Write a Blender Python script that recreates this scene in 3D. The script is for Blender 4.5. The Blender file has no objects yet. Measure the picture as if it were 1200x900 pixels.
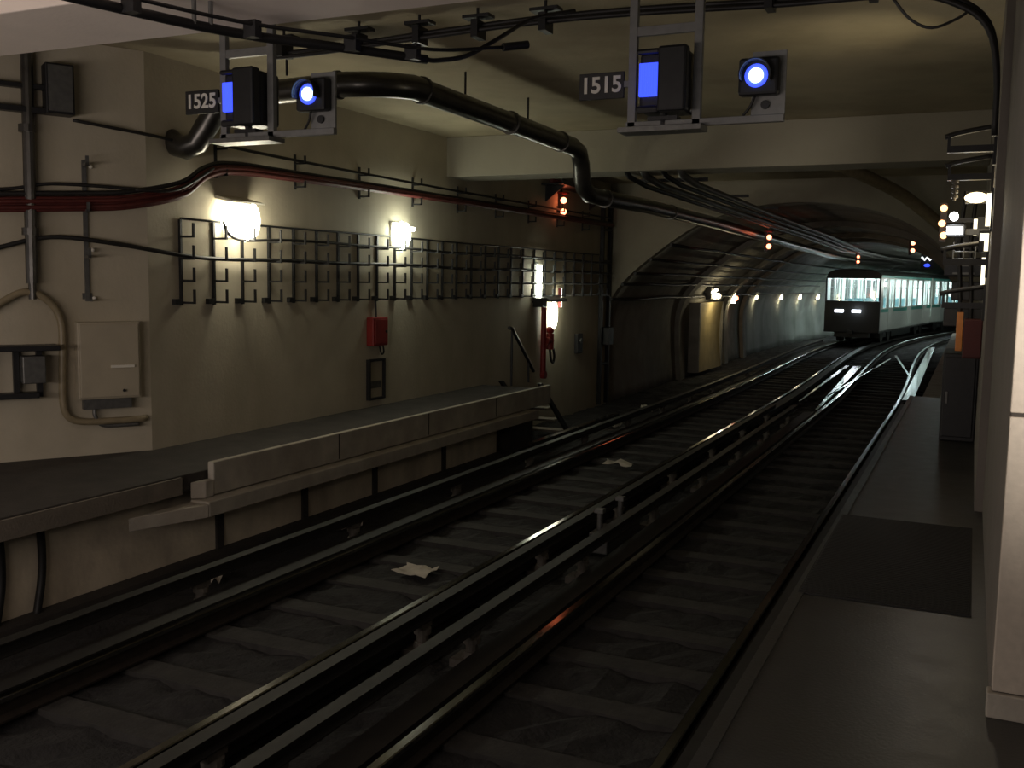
import bpy, bmesh, math, random
from mathutils import Vector, Matrix
random.seed(7)
PI = math.pi
scn = bpy.context.scene
COL = scn.collection
R = math.radians

# ------------------------------------------------------------------ materials
def mat(name, col, rough=0.6, metal=0.0, var=0.25, scale=6.0, bump=0.0, bscale=40.0, stain=None, spec=0.5, rvar=0.0):
    m = bpy.data.materials.new(name); m.use_nodes = True
    nt = m.node_tree; b = nt.nodes['Principled BSDF']
    b.inputs['Roughness'].default_value = rough
    b.inputs['Metallic'].default_value = metal
    b.inputs['Specular IOR Level'].default_value = spec
    tc = nt.nodes.new('ShaderNodeTexCoord')
    n = nt.nodes.new('ShaderNodeTexNoise'); n.inputs['Scale'].default_value = scale; n.inputs['Detail'].default_value = 6
    nt.links.new(tc.outputs['Object'], n.inputs['Vector'])
    r = nt.nodes.new('ShaderNodeValToRGB')
    r.color_ramp.elements[0].position = 0.3; r.color_ramp.elements[1].position = 0.72
    r.color_ramp.elements[0].color = tuple(c*(1-var) for c in col)+(1,)
    r.color_ramp.elements[1].color = tuple(min(1, c*(1+var*0.6)) for c in col)+(1,)
    nt.links.new(n.outputs['Fac'], r.inputs['Fac'])
    out = r.outputs['Color']
    if stain:
        n2 = nt.nodes.new('ShaderNodeTexNoise'); n2.inputs['Scale'].default_value = 0.7; n2.inputs['Detail'].default_value = 8
        mp = nt.nodes.new('ShaderNodeMapping'); mp.inputs['Scale'].default_value = (1.6, 1.6, 0.5)
        nt.links.new(tc.outputs['Object'], mp.inputs['Vector']); nt.links.new(mp.outputs['Vector'], n2.inputs['Vector'])
        r2 = nt.nodes.new('ShaderNodeValToRGB'); r2.color_ramp.elements[0].position = 0.48; r2.color_ramp.elements[1].position = 0.75
        nt.links.new(n2.outputs['Fac'], r2.inputs['Fac'])
        mx = nt.nodes.new('ShaderNodeMix'); mx.data_type = 'RGBA'
        nt.links.new(r2.outputs['Color'], mx.inputs['Factor'])
        nt.links.new(out, mx.inputs['A']); mx.inputs['B'].default_value = stain+(1,)
        out = mx.outputs['Result']
    nt.links.new(out, b.inputs['Base Color'])
    if rvar:
        mr = nt.nodes.new('ShaderNodeMapRange'); mr.inputs['To Min'].default_value = max(0.02, rough-rvar); mr.inputs['To Max'].default_value = rough+rvar
        nt.links.new(n.outputs['Fac'], mr.inputs['Value']); nt.links.new(mr.outputs['Result'], b.inputs['Roughness'])
    if bump:
        n3 = nt.nodes.new('ShaderNodeTexNoise'); n3.inputs['Scale'].default_value = bscale; n3.inputs['Detail'].default_value = 4
        nt.links.new(tc.outputs['Object'], n3.inputs['Vector'])
        bp = nt.nodes.new('ShaderNodeBump'); bp.inputs['Strength'].default_value = bump; bp.inputs['Distance'].default_value = 0.02
        nt.links.new(n3.outputs['Fac'], bp.inputs['Height']); nt.links.new(bp.outputs['Normal'], b.inputs['Normal'])
    return m

def emit(name, col, s):
    m = bpy.data.materials.new(name); m.use_nodes = True
    b = m.node_tree.nodes['Principled BSDF']
    b.inputs['Base Color'].default_value = (0.1, 0.1, 0.1, 1)
    b.inputs['Emission Color'].default_value = col+(1,)
    b.inputs['Emission Strength'].default_value = s
    return m

def glass(name, tint=(1, 1, 1), refl=0.12):
    m = bpy.data.materials.new(name); m.use_nodes = True
    nt = m.node_tree; nt.nodes.clear()
    o = nt.nodes.new('ShaderNodeOutputMaterial'); t = nt.nodes.new('ShaderNodeBsdfTransparent'); g = nt.nodes.new('ShaderNodeBsdfGlossy')
    g.inputs['Roughness'].default_value = 0.05; t.inputs['Color'].default_value = tint+(1,)
    x = nt.nodes.new('ShaderNodeMixShader'); x.inputs['Fac'].default_value = refl
    nt.links.new(t.outputs[0], x.inputs[1]); nt.links.new(g.outputs[0], x.inputs[2]); nt.links.new(x.outputs[0], o.inputs['Surface'])
    return m

M = {}
M['wall'] = mat('cream_paint', (0.50, 0.45, 0.34), 0.75, var=0.08, scale=3, bump=0.15, bscale=25, stain=(0.40, 0.35, 0.25))
M['wallgrey'] = mat('dark_grey_wall', (0.19, 0.17, 0.145), 0.75, var=0.1, scale=4, bump=0.15, bscale=25)  # darker and greyer than the cream walls
M['wall_soot'] = mat('sooty_vault', (0.30, 0.28, 0.23), 0.8, var=0.35, scale=1.5, bump=0.3, bscale=12, stain=(0.20, 0.18, 0.15))
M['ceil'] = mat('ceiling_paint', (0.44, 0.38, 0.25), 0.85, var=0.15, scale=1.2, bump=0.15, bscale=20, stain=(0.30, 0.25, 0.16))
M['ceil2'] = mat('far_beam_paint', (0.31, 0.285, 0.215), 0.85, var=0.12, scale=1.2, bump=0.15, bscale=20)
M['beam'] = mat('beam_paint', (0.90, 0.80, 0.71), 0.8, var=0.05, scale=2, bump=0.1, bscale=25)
M['plinth'] = mat('plinth_concrete', (0.74, 0.64, 0.48), 0.8, var=0.2, scale=3, bump=0.25, bscale=20, stain=(0.26, 0.20, 0.14))
M['concrete'] = mat('grey_concrete', (0.42, 0.385, 0.32), 0.8, var=0.2, scale=5, bump=0.25, bscale=30, stain=(0.28, 0.24, 0.19))
M['walkedge'] = mat('walkway_edge', (0.22, 0.19, 0.15), 0.85, var=0.25, scale=4, bump=0.3)
M['walk'] = mat('walkway_dark', (0.050, 0.043, 0.037), 0.85, var=0.3, scale=4, bump=0.3)
M['plat'] = mat('platform_asphalt', (0.030, 0.030, 0.027), 0.40, var=0.25, scale=7, bump=0.06, bscale=60, stain=(0.027, 0.025, 0.02), rvar=0.08)
M['mat'] = mat('ribbed_rubber', (0.014, 0.014, 0.013), 0.75, var=0.2, scale=9)
M['bed'] = mat('track_ballast', (0.020, 0.0195, 0.019), 0.9, var=0.5, scale=9, bump=0.8, bscale=30)
M['sleeper'] = mat('sleeper_concrete', (0.031, 0.029, 0.026), 0.85, var=0.4, scale=8, bump=0.3)
M['rail'] = mat('polished_rail', (0.26, 0.25, 0.23), 0.13, 1.0, var=0.1, scale=12)
M['rust'] = mat('rusty_rail_side', (0.03, 0.022, 0.016), 0.7, 0.3, var=0.4, scale=14)
M['guide'] = mat('guide_bar_steel', (0.030, 0.028, 0.025), 0.6, 0.4, var=0.25, scale=10)
M['pad'] = mat('running_pad_steel', (0.024, 0.022, 0.02), 0.6, 0.3, var=0.3, scale=8)
M['insul'] = mat('insulator_ceramic', (0.11, 0.098, 0.08), 0.6, var=0.3, scale=20)
M['black'] = mat('black_rubber', (0.016, 0.015, 0.014), 0.55, var=0.2, scale=20)
M['blackmetal'] = mat('black_metal', (0.020, 0.020, 0.021), 0.45, 0.2, var=0.2, scale=15)
M['grey'] = mat('galvanised_steel', (0.16, 0.16, 0.15), 0.45, 0.6, var=0.2, scale=18)
M['signalgrey'] = mat('signal_frame_grey', (0.21, 0.21, 0.20), 0.5, 0.2, var=0.15, scale=12)
M['duct'] = mat('duct_steel', (0.13, 0.125, 0.115), 0.32, 0.85, var=0.25, scale=7)
M['redcable'] = mat('red_cable', (0.10, 0.018, 0.014), 0.55, var=0.3, scale=14)
M['red'] = mat('red_paint', (0.26, 0.018, 0.014), 0.5, var=0.15, scale=12)
M['orange'] = mat('orange_paint', (0.62, 0.22, 0.04), 0.4, var=0.15, scale=12)
M['white'] = mat('white_print', (0.75, 0.72, 0.62), 0.6, var=0.05)
M['cab'] = mat('cabinet_paint', (0.42, 0.37, 0.27), 0.5, var=0.08, scale=4)
M['conduit'] = mat('conduit_paint', (0.28, 0.23, 0.14), 0.4, var=0.2, scale=10)
M['tile'] = mat('pillar_panel', (0.50, 0.44, 0.36), 0.55, var=0.1, scale=30, bump=0.05, bscale=80)
M['joint'] = mat('joint_dark', (0.06, 0.05, 0.04), 0.8)
M['paper'] = mat('litter_paper', (0.50, 0.46, 0.38), 0.8, var=0.2)
M['niche'] = mat('refuge_paint', (0.55, 0.43, 0.20), 0.75, var=0.12, scale=3)
M['train_white'] = mat('train_white', (0.62, 0.66, 0.62), 0.3, var=0.05, scale=5)
M['train_teal'] = mat('train_jade', (0.03, 0.36, 0.29), 0.3, var=0.05)
M['train_jade_glint'] = mat('train_jade_glint', (0.22, 0.72, 0.62), 0.25, var=0.05)  # jade lightened to imitate lamps reflected along the roof edge
M['train_dark'] = mat('train_dark', (0.020, 0.023, 0.023), 0.35, var=0.1)
M['train_roof'] = mat('train_roof', (0.06, 0.065, 0.06), 0.5, var=0.2)
M['train_in'] = mat('train_interior', (0.72, 0.78, 0.76), 0.5, var=0.05)
M['seat'] = mat('seat_moquette', (0.10, 0.20, 0.22), 0.8, var=0.3)
M['chrome'] = mat('chrome_pole', (0.7, 0.7, 0.7), 0.2, 1.0, var=0.02)
M['glass'] = glass('train_glass')
M['lampglass'] = emit('fluorescent_tube', (1.0, 0.93, 0.70), 7)
M['lampglass2'] = emit('cool_tube', (0.95, 1.0, 0.82), 6)
M['bulkhead'] = emit('bulkhead_lamp', (1.0, 0.86, 0.55), 3)
M['strip'] = emit('lit_wall_glow', (1.0, 0.88, 0.60), 0.8)  # emission imitating wall lit by nearby lamps
M['darkred'] = mat('dark_red_paint', (0.07, 0.008, 0.006), 0.6, var=0.15)
M['marker'] = emit('orange_marker', (1.0, 0.42, 0.16), 1.8)
M['warm'] = emit('tungsten_lamp', (1.0, 0.78, 0.42), 1.5)
M['cool'] = emit('flood_lamp', (0.92, 0.97, 1.0), 6)
M['redlamp'] = emit('red_lamp', (1.0, 0.20, 0.09), 3.2)
M['blue'] = emit('blue_lens', (0.03, 0.065, 1.0), 0.65)
M['bluewhite'] = emit('blue_white_lens', (0.45, 0.72, 1.0), 2.2)
M['headlight'] = emit('headlight', (0.85, 0.9, 1.0), 4)
M['train_lamp'] = emit('train_ceiling_lamp', (0.80, 0.97, 1.0), 11)
M['text_glint'] = emit('glowing_glint', (0.9, 1.0, 1.0), 1.2)

# ------------------------------------------------------------------ mesh builder
class MB:
    def __init__(self): self.bm = bmesh.new()
    def box(self, c, s, rot=None):
        m = Matrix.Translation(Vector(c))
        if rot is not None: m = m @ rot
        m = m @ Matrix.Diagonal((s[0], s[1], s[2], 1))
        bmesh.ops.create_cube(self.bm, size=1, matrix=m); return self
    def bb(self, a, b):
        return self.box([(a[i]+b[i])/2 for i in range(3)], [abs(b[i]-a[i]) for i in range(3)])
    def cyl(self, p, q, r, r2=None, seg=12):
        p = Vector(p); q = Vector(q); d = q-p
        if d.length < 1e-6: return self
        m = Matrix.Translation((p+q)/2) @ d.to_track_quat('Z', 'Y').to_matrix().to_4x4()
        bmesh.ops.create_cone(self.bm, cap_ends=True, segments=seg, radius1=r, radius2=r if r2 is None else r2, depth=d.length, matrix=m); return self
    def sph(self, c, r, s=(1, 1, 1), seg=12):
        m = Matrix.Translation(Vector(c)) @ Matrix.Diagonal((s[0], s[1], s[2], 1))
        bmesh.ops.create_uvsphere(self.bm, u_segments=seg, v_segments=max(6, seg//2), radius=r, matrix=m); return self
    def tube(self, pts, r, seg=8, smooth=0):
        pts = [Vector(p) for p in pts]
        if smooth: pts = catmull(pts, smooth)
        t0 = (pts[1]-pts[0]).normalized()
        up = Vector((0, 0, 1)) if abs(t0.z) < 0.9 else Vector((1, 0, 0))
        n = (up - t0*up.dot(t0)).normalized()
        rings = []
        for i, p in enumerate(pts):
            if i == 0: t = t0
            elif i == len(pts)-1: t = (pts[i]-pts[i-1]).normalized()
            else: t = ((pts[i+1]-p).normalized()+(p-pts[i-1]).normalized()).normalized()
            n = (n - t*n.dot(t)).normalized(); b = t.cross(n)
            rings.append([self.bm.verts.new(p + n*(r*math.cos(2*PI*k/seg)) + b*(r*math.sin(2*PI*k/seg))) for k in range(seg)])
        for a, c in zip(rings, rings[1:]):
            for k in range(seg):
                f = self.bm.faces.new((a[k], a[(k+1) % seg], c[(k+1) % seg], c[k])); f.smooth = True
        self.bm.faces.new(rings[0][::-1]); self.bm.faces.new(rings[-1]); return self
    def sweep(self, prof, path, closed=True):
        """prof: list of (dx, dz) laid along a path of (x, y, z) running mostly along y"""
        rings = [[self.bm.verts.new((p[0]+a, p[1], p[2]+b)) for a, b in prof] for p in path]
        n = len(prof); rng = range(n) if closed else range(n-1)
        for a, c in zip(rings, rings[1:]):
            for k in rng: self.bm.faces.new((a[k], a[(k+1) % n], c[(k+1) % n], c[k]))
        if closed:
            self.bm.faces.new(rings[0][::-1]); self.bm.faces.new(rings[-1])
        return self
    def prism(self, poly, axis, a, b):
        def P(u, v, w):
            return {0: (w, u, v), 1: (u, w, v), 2: (u, v, w)}[axis]
        A = [self.bm.verts.new(P(u, v, a)) for u, v in poly]; B = [self.bm.verts.new(P(u, v, b)) for u, v in poly]
        n = len(poly)
        for k in range(n): self.bm.faces.new((A[k], A[(k+1) % n], B[(k+1) % n], B[k]))
        self.bm.faces.new(A[::-1]); self.bm.faces.new(B); return self
    def build(self, name, m, parent=None, loc=None, bevel=0.0, smooth=False, **kw):
        bmesh.ops.recalc_face_normals(self.bm, faces=self.bm.faces[:])
        me = bpy.data.meshes.new(name)
        if loc is not None: bmesh.ops.translate(self.bm, vec=-Vector(loc), verts=self.bm.verts[:])
        self.bm.to_mesh(me); self.bm.free()
        for k in (m if isinstance(m, list) else [m]): me.materials.append(M[k])
        if smooth:
            for p in me.polygons: p.use_smooth = True
        o = bpy.data.objects.new(name, me); COL.objects.link(o)
        if loc is not None: o.location = loc
        if parent is not None: o.parent = parent
        if bevel:
            bv = o.modifiers.new('bevel', 'BEVEL'); bv.width = bevel; bv.segments = 2; bv.limit_method = 'ANGLE'; bv.angle_limit = R(40)
        for k, v in kw.items(): o[k] = v
        return o

def catmull(pts, n):
    P = [pts[0]*2-pts[1]] + list(pts) + [pts[-1]*2-pts[-2]]
    out = []
    for i in range(1, len(P)-2):
        a, b, c, d = P[i-1], P[i], P[i+1], P[i+2]
        for k in range(n):
            t = k/n
            out.append(0.5*((2*b)+(c-a)*t+(2*a-5*b+4*c-d)*t*t+(3*b-a-3*c+d)*t**3))
    out.append(pts[-1]); return out

def thing(name, label, cat, loc, rz=0.0, group=None):
    o = bpy.data.objects.new(name, None); o.empty_display_size = 0.1; COL.objects.link(o)
    o.location = loc; o.rotation_euler = (0, 0, rz); tag(o, label, cat, group); return o
def tag(o, label, cat, group=None, kind=None):
    o['label'] = label; o['category'] = cat
    if group: o['group'] = group
    if kind: o['kind'] = kind
    return o
def S(o): o['kind'] = 'structure'; return o
def dup(root, loc, label, group=None, rz=None):
    r = root.copy(); COL.objects.link(r); r.location = loc; r['label'] = label
    if group: r['group'] = group
    if rz is not None: r.rotation_euler = (0, 0, rz)
    for ch in list(root.children):
        c = ch.copy(); COL.objects.link(c); c.parent = r
        for g in list(ch.children):
            d = g.copy(); COL.objects.link(d); d.parent = c
    return r
def text(s, size, name, m, parent, loc, rot, ext=0.003):
    cu = bpy.data.curves.new(name, 'FONT'); cu.body = s; cu.size = size; cu.align_x = 'CENTER'; cu.align_y = 'CENTER'
    cu.extrude = ext; cu.offset = 0.004
    t = bpy.data.objects.new(name, cu); COL.objects.link(t)
    bpy.context.view_layer.update()
    me = bpy.data.meshes.new_from_object(t.evaluated_get(bpy.context.evaluated_depsgraph_get()))
    bpy.data.objects.remove(t); me.materials.clear(); me.materials.append(M[m]); me.name = name
    o = bpy.data.objects.new(name, me); COL.objects.link(o); o.parent = parent; o.location = loc; o.rotation_euler = rot
    return o

# ------------------------------------------------------------------ track alignment
def dx(y):
    if y < 22: return 0.0
    if y < 42:
        t = (y-22)/20; return -0.40*t*t*(3-2*t)
    return -0.40+(y-42)**2/220.0
def along(x, z, y0, y1, step=1.0):
    n = max(2, int((y1-y0)/step)+1)
    return [(x+dx(y0+(y1-y0)*i/(n-1)), y0+(y1-y0)*i/(n-1), z) for i in range(n)]
ZR = -1.0           # rail top
ZB = -1.17          # track bed
WL = -7.6           # left wall
WR = 0.09           # right wall
ZC = 3.80           # ceiling
PORT = 21.6         # vault begins

# ================================================================== SETTING
# track bed: rough ballast surface
b = MB(); bm = b.bm
xs = [-8.3+0.16*i for i in range(49)]; ys = [-1+0.2*i for i in range(300)]
ys += [59+1.5*i for i in range(18)]
grid = [[bm.verts.new((x+(dx(y) if y > 22 else 0), y, ZB-0.03+random.uniform(-0.03, 0.03))) for x in xs] for y in ys]
for r0, r1 in zip(grid, grid[1:]):
    for k in range(len(xs)-1): bm.faces.new((r0[k], r0[k+1], r1[k+1], r1[k]))
S(b.build('floor', 'bed'))

# right platform
PE = -0.775
S(MB().bb((PE, -2, -0.16), (3.5, 15.6, 0)).bb((PE+0.12, -2, -1.3), (3.5, 15.6, -0.16)).build('platform_right', 'plat', bevel=0.012))
o = MB().bb((PE+0.02, 15.62, -0.55), (WR+0.3, 48, -0.42)).bb((PE+0.15, 15.62, -1.3), (WR+0.3, 48, -0.55)).build('platform_end_ramp', 'concrete'); S(o)
S(MB().bb((PE+0.005, -2, 0.0), (PE+0.06, 15.6, 0.006)).build('trim_1', 'plat'))
# right wall and stone-faced pillar
WP = 0.145
S(MB().bb((WR, 7.75, 0), (3.5, 15.6, ZC)).bb((WP, 4.06, 0), (3.5, 7.75, ZC)).build('wall_right', 'wallgrey'))
b = MB()
for z0, z1 in ((0.10, 1.135), (1.15, 2.02), (2.035, 3.2)):
    b.bb((WP, 4.0, z0), (1.3, 4.055, z1))
S(b.build('pillar_facing', 'tile', bevel=0.004))
S(MB().bb((WP+0.004, 4.012, 0.0), (1.3, 4.058, 3.2)).build('pillar_joints', 'joint'))
S(MB().bb((WP-0.015, 3.985, 0.0), (1.3, 4.06, 0.095)).build('baseboard_right', 'concrete', bevel=0.005))
S(MB().bb((WR, 15.6, -0.6), (WR+0.4, PORT, ZC)).build('wall_right_recess', 'wall_soot'))

# left walls
S(MB().bb((WL-0.4, 7.6, -1.3), (WL, PORT, ZC)).build('wall_left', 'wall'))
ca, sa = -0.5, -0.866
def AW(d, off, z): return (WL+ca*d+0.866*off, 7.6+sa*d-0.5*off, z)      # a point along the skewed wall
b = MB(); b.prism([AW(0, 0, 0)[:2], AW(7, 0, 0)[:2], AW(7, -0.4, 0)[:2], AW(0, -0.4, 0)[:2]], 2, -1.3, ZC); S(b.build('wall_left_skewed', 'wall'))
# walkway slab with plinth below
poly = [(WL, 15.2), (WL, 7.6), AW(7, 0, 0)[:2], (-6.40, 1.5), (-6.40, 6.82), (-6.39, 7.02), (-6.39, 15.2)]
S(MB().prism(poly, 2, -0.36, -0.2).build('walkway_left', 'walk', bevel=0.01))
b = MB(); b.bb((-6.415, 1.5, -0.37), (-6.37, 6.72, -0.215)); S(b.build('trim_2', 'walkedge'))
b = MB(); b.bb((-7.5, 1.0, -1.3), (-6.74, 14.0, -0.37))
S(b.build('plinth_left', 'plinth'))
b = MB()
for y in (4.9, 7.55, 8.95, 10.4, 12.2): b.bb((-6.745, y, -1.3), (-6.715, y+0.10, -0.42))
S(b.build('plinth_shadow_strips', 'walk'))  # dark strips painting the pilasters' shadows on the plinth
b = MB(); b.bb((-6.74, 1, -1.3), (-6.55, 14.2, -1.12)); S(b.build('trim_3', 'walk'))

# ceiling and beams
b = MB(); b.bb((-12, 5.2, ZC), (3.5, PORT+0.3, ZC+0.3)); S(b.build('ceiling', 'ceil'))
S(MB().bb((-14, 4.42, 3.2), (3.5, 5.27, ZC+0.3)).build('beam_near', 'beam', bevel=0.01))
S(MB().bb((-14, -3, 3.55), (3.5, 4.42, 3.9)).build('ceiling_station', 'beam'))
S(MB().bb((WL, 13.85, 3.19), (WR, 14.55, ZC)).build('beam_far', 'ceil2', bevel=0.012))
# tunnel vault
ctrl = [(-7.62, -1.3), (-7.72, 0.0), (-7.66, 0.9), (-7.25, 1.6), (-6.5, 2.25), (-5.6, 2.85), (-4.6, 3.2), (-3.6, 3.32), (-2.6, 3.27), (-1.6, 3.02), (-0.75, 2.5), (-0.2, 1.75), (0.05, 0.9), (0.1, 0.0), (0.1, -1.3)]
prof = [(v.x, v.z) for v in catmull([Vector((x, 0, z)) for x, z in ctrl], 4)]
def vault(y0, y1, step, name, m, s=1.0, cx=-3.8):
    b = MB(); n = max(2, int((y1-y0)/step)+1)
    b.sweep([(cx+(x-cx)*s, z*s if z > 0 else z) for x, z in prof], [(dx(y0+(y1-y0)*i/(n-1)), y0+(y1-y0)*i/(n-1), 0) for i in range(n)], closed=False)
    o = b.build(name, m, smooth=True); so = o.modifiers.new('thickness', 'SOLIDIFY'); so.thickness = 0.25; so.offset = 1
    return S(o)
M['vault_far'] = mat('far_vault', (0.22, 0.23, 0.20), 0.75, var=0.35, scale=0.8, bump=0.2, bscale=8, stain=(0.12, 0.12, 0.10))
v1 = vault(PORT, 38, 0.8, 'vault_near', 'wall_soot')
v2 = vault(38, 86, 0.8, 'vault_far', 'vault_far', 1.05)
# portal face around the vault mouth
b = MB(); pts = [(x, z) for x, z in prof]
outer = pts + [(0.5, -1.3), (0.5, ZC), (-8.0, ZC), (-8.0, -1.3)]
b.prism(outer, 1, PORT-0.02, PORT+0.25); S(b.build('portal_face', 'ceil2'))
S(MB().bb((-12, 88, -2), (14, 88.3, 6)).build('wall_far', 'wall_soot'))
# arch ribs
for y, s in ((28.0, 1.0), (34.5, 1.0), (38.0, 1.0)):
    b = MB(); inner = [(-3.8+(x+3.8)*0.965, z*0.955 if z > 0 else z) for x, z in prof]; ou = [(-3.8+(x+3.8)*1.02, z*1.02 if z > 0 else z) for x, z in prof]
    N = len(prof); A = []
    for yy in (y, y+0.5):
        A.append(([b.bm.verts.new((x+dx(y), yy, z)) for x, z in inner], [b.bm.verts.new((x+dx(y), yy, z)) for x, z in ou]))
    for k in range(N-1):
        b.bm.faces.new((A[0][0][k], A[0][0][k+1], A[0][1][k+1], A[0][1][k]))
        b.bm.faces.new((A[1][0][k], A[1][0][k+1], A[1][1][k+1], A[1][1][k]))
        b.bm.faces.new((A[0][0][k], A[0][0][k+1], A[1][0][k+1], A[1][0][k]))
    S(b.build('arch_rib', 'wall_soot'))
# pale diagonal haunch on the right of the vault mouth
b = MB(); b.tube([(-2.4, 18.7, 3.76), (-1.95, 19.3, 3.60), (-1.3, 20.5, 3.3), (-0.55, 21.3, 2.7)], 0.12, 10, smooth=4)
tag(b.build('drain_pipe', 'conduit', smooth=True), 'thick pale pipe slanting down right of the tunnel mouth', 'pipe')

# ================================================================== TRACKS
C1, C2 = -2.09, -4.62        # right and left track centres
rp = [(-0.065, -0.15), (0.065, -0.15), (0.065, -0.135), (0.012, -0.115), (0.012, -0.045), (0.034, -0.035), (0.034, -0.006), (0.026, 0), (-0.026, 0), (-0.034, -0.006), (-0.034, -0.035), (-0.012, -0.045), (-0.012, -0.115), (-0.065, -0.135)]
def rail(x, label):
    b = MB(); b.sweep(rp, along(x, ZR, 0.5, 70))
    o = b.build('rail', ['rust', 'rail'], loc=(x, 0.5, ZR-0.15))
    for p in o.data.polygons:
        c = p.center
        if c.z > 0.113: p.material_index = 1
    return tag(o, label, 'rail', 'running rails')
rail(C1+0.68, 'steel running rail closest to the right platform edge')
rail(C1-0.68, 'left steel running rail of the right-hand track')
rail(C2+0.68, 'right steel running rail of the track the train stands on')
rail(C2-0.68, 'steel running rail closest to the left walkway')
gp = [(-0.05, -0.05), (0.05, -0.05), (0.05, -0.04), (0.012, -0.03), (0.012, 0.03), (0.05, 0.04), (0.05, 0.05), (-0.05, 0.05)]
def guide(x, label, y1=46):
    t = thing('guide_bar', label, 'guide bar', (x, 0.5, ZB), group='raised guide bars')
    zc = ZR+0.13
    b = MB(); b.sweep(gp, along(x, zc, 0.5, y1)); b.build('bar', 'guide', t, loc=None); t.children[0].location = (-x, -0.5, -ZB)
    y = 1.7
    while y < min(30, y1):
        p = MB(); X = dx(y)
        p.cyl((X, y-0.5, 0.0), (X, y-0.5, 0.10), 0.085, 0.06).cyl((X, y-0.5, 0.10), (X, y-0.5, 0.16), 0.045).cyl((X, y-0.5, 0.16), (X, y-0.5, 0.2), 0.065)
        p.box((X, y-0.5, 0.02), (0.26, 0.2, 0.06)).box((X, y-0.5, 0.225), (0.07, 0.16, 0.045))
        p.build('insulator', 'insul', t)
        y += 2.24
    return t
guide(C2-1.06, 'raised guide bar on insulators running along the left walkway plinth')
guide(C2+1.06, 'raised guide bar right of the train track, in the middle of the tunnel', 20.5)
guide(C1-1.06, 'raised guide bar left of the right-hand track, in the middle of the tunnel', 20.5)
guide(C1+1.06, 'raised guide bar under the lip of the right platform', 23.6)
def pad(x, label, y1=60):
    b = MB(); b.sweep([(-0.10, -0.09), (0.10, -0.09), (0.10, 0), (-0.10, 0)], along(x, ZR-0.012, 0.5, y1))
    return tag(b.build('running_pad', 'pad', loc=(x, 0.5, ZR-0.1)), label, 'running pad', 'flat tyre running pads')
pad(C1+0.86, 'flat tyre running pad beside the right platform', 23.6)
pad(C1-0.86, 'flat tyre running pad left of the right-hand track', 21.0)
pad(C2+0.86, 'flat tyre running pad right of the train track')
pad(C2-0.86, 'flat tyre running pad beside the left walkway')
def sleepers(cx, label, group, lab):
    b = MB(); b.prism([(-1.12, 0), (1.12, 0), (1.12, 0.055), (1.06, 0.075), (-1.06, 0.075), (-1.12, 0.055)], 1, -0.11, 0.11)
    o = b.build('sleeper', 'sleeper', loc=(0, 0, 0)); o.location = (cx, 1.2, ZB-0.06)
    tag(o, label, 'sleeper', group)
    y = 1.2+0.78
    while y < 40:
        c = o.copy(); COL.objects.link(c); c.location = (cx+dx(y)+random.uniform(-.03, .03), y+random.uniform(-.04, .04), ZB-0.06-random.uniform(0, .012)); y += 0.78
sleepers(C1, 'dusty dark sleeper under the empty right-hand track', 'sleepers of the right track', 1)
sleepers(C2, 'dusty dark sleeper under the left track leading to the train', 'sleepers of the left track', 2)

# crossover in the middle distance
def blade(p0, p1, w0, w1, name, label, cat, z=ZR+0.004, m='rail', h=0.05):
    p0 = Vector(p0); p1 = Vector(p1); d = (p1-p0).normalized(); n = Vector((d.y, -d.x))
    q = [p0-n*w0/2, p0+n*w0/2, p1+n*w1/2, p1-n*w1/2]
    b = MB(); b.prism([(v.x, v.y) for v in q], 2, z-h, z)
    return tag(b.build(name, m, loc=(p0.x, p0.y, z-h)), label, cat)
blade((-2.86, 21.4), (-3.30, 33.8), 0.05, 0.26, 'switch_tongue', 'wide bright switch blade tapering towards us in front of the train', 'switch tongue')
blade((-3.42, 22.8), (-3.62, 33.8), 0.05, 0.13, 'switch_rail', 'narrow curved switch rail left of the wide bright blade', 'switch rail')
blade((-3.0, 24.0), (-2.6, 38.0), 0.05, 0.07, 'crossover_rail', 'thin crossover rail between the two tracks near the train', 'crossover rail')
blade((-2.56, 40.0), (-1.52, 30.5), 0.09, 0.05, 'check_rail', 'pale check rail slanting into the right-hand rail under the train side', 'check rail')
blade((-1.23, 24.1), (-1.50, 46.0), 0.24, 0.22, 'guide_ramp', 'flat pale teal-lit plate lying along the right-hand track by the platform', 'guide ramp', z=ZR+0.03)
blade((-5.86, 13.4), (-5.84, 17.2), 0.10, 0.10, 'collector_bar', 'short shiny bar lying beyond the foot of the walkway steps', 'bar', z=ZR+0.20, h=0.08)

# trackside point machine and litter
t = thing('point_machine', 'grey boxed point machine with two uprights between the two tracks', 'point machine', (-3.355, 9.35, ZB))
MB().bb((-0.12, 0, 0.0), (0.12, 1.1, 0.14)).build('housing', 'grey', t, bevel=0.012)
MB().bb((-0.10, 0.05, 0.14), (0.10, 0.5, 0.2)).build('lid', 'signalgrey', t, bevel=0.01)
for y in (0.1, 0.75): MB().cyl((0.0, y, 0.14), (0.0, y, 0.42), 0.03).box((0, y, 0.43), (0.09, 0.09, 0.04)).build('upright', 'grey', t)
def paper(x, y, z, s, label, seed, flat=0.25):
    rnd = random.Random(seed); b = MB(); n = 5
    g = [[b.bm.verts.new((s*(i/(n-1)-.5)*1.2+rnd.uniform(-.1, .1)*s, s*(j/(n-1)-.5)+rnd.uniform(-.1, .1)*s, rnd.uniform(0.0, flat)*s)) for i in range(n)] for j in range(n)]
    for j in range(n-1):
        for i in range(n-1): b.bm.faces.new((g[j][i], g[j][i+1], g[j+1][i+1], g[j+1][i]))
    o = b.build('litter', 'paper', smooth=False); o.location = (x, y, z)
    so = o.modifiers.new('t', 'SOLIDIFY'); so.thickness = 0.004
    tag(o, label, 'litter', 'litter on the track bed'); return o
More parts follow.
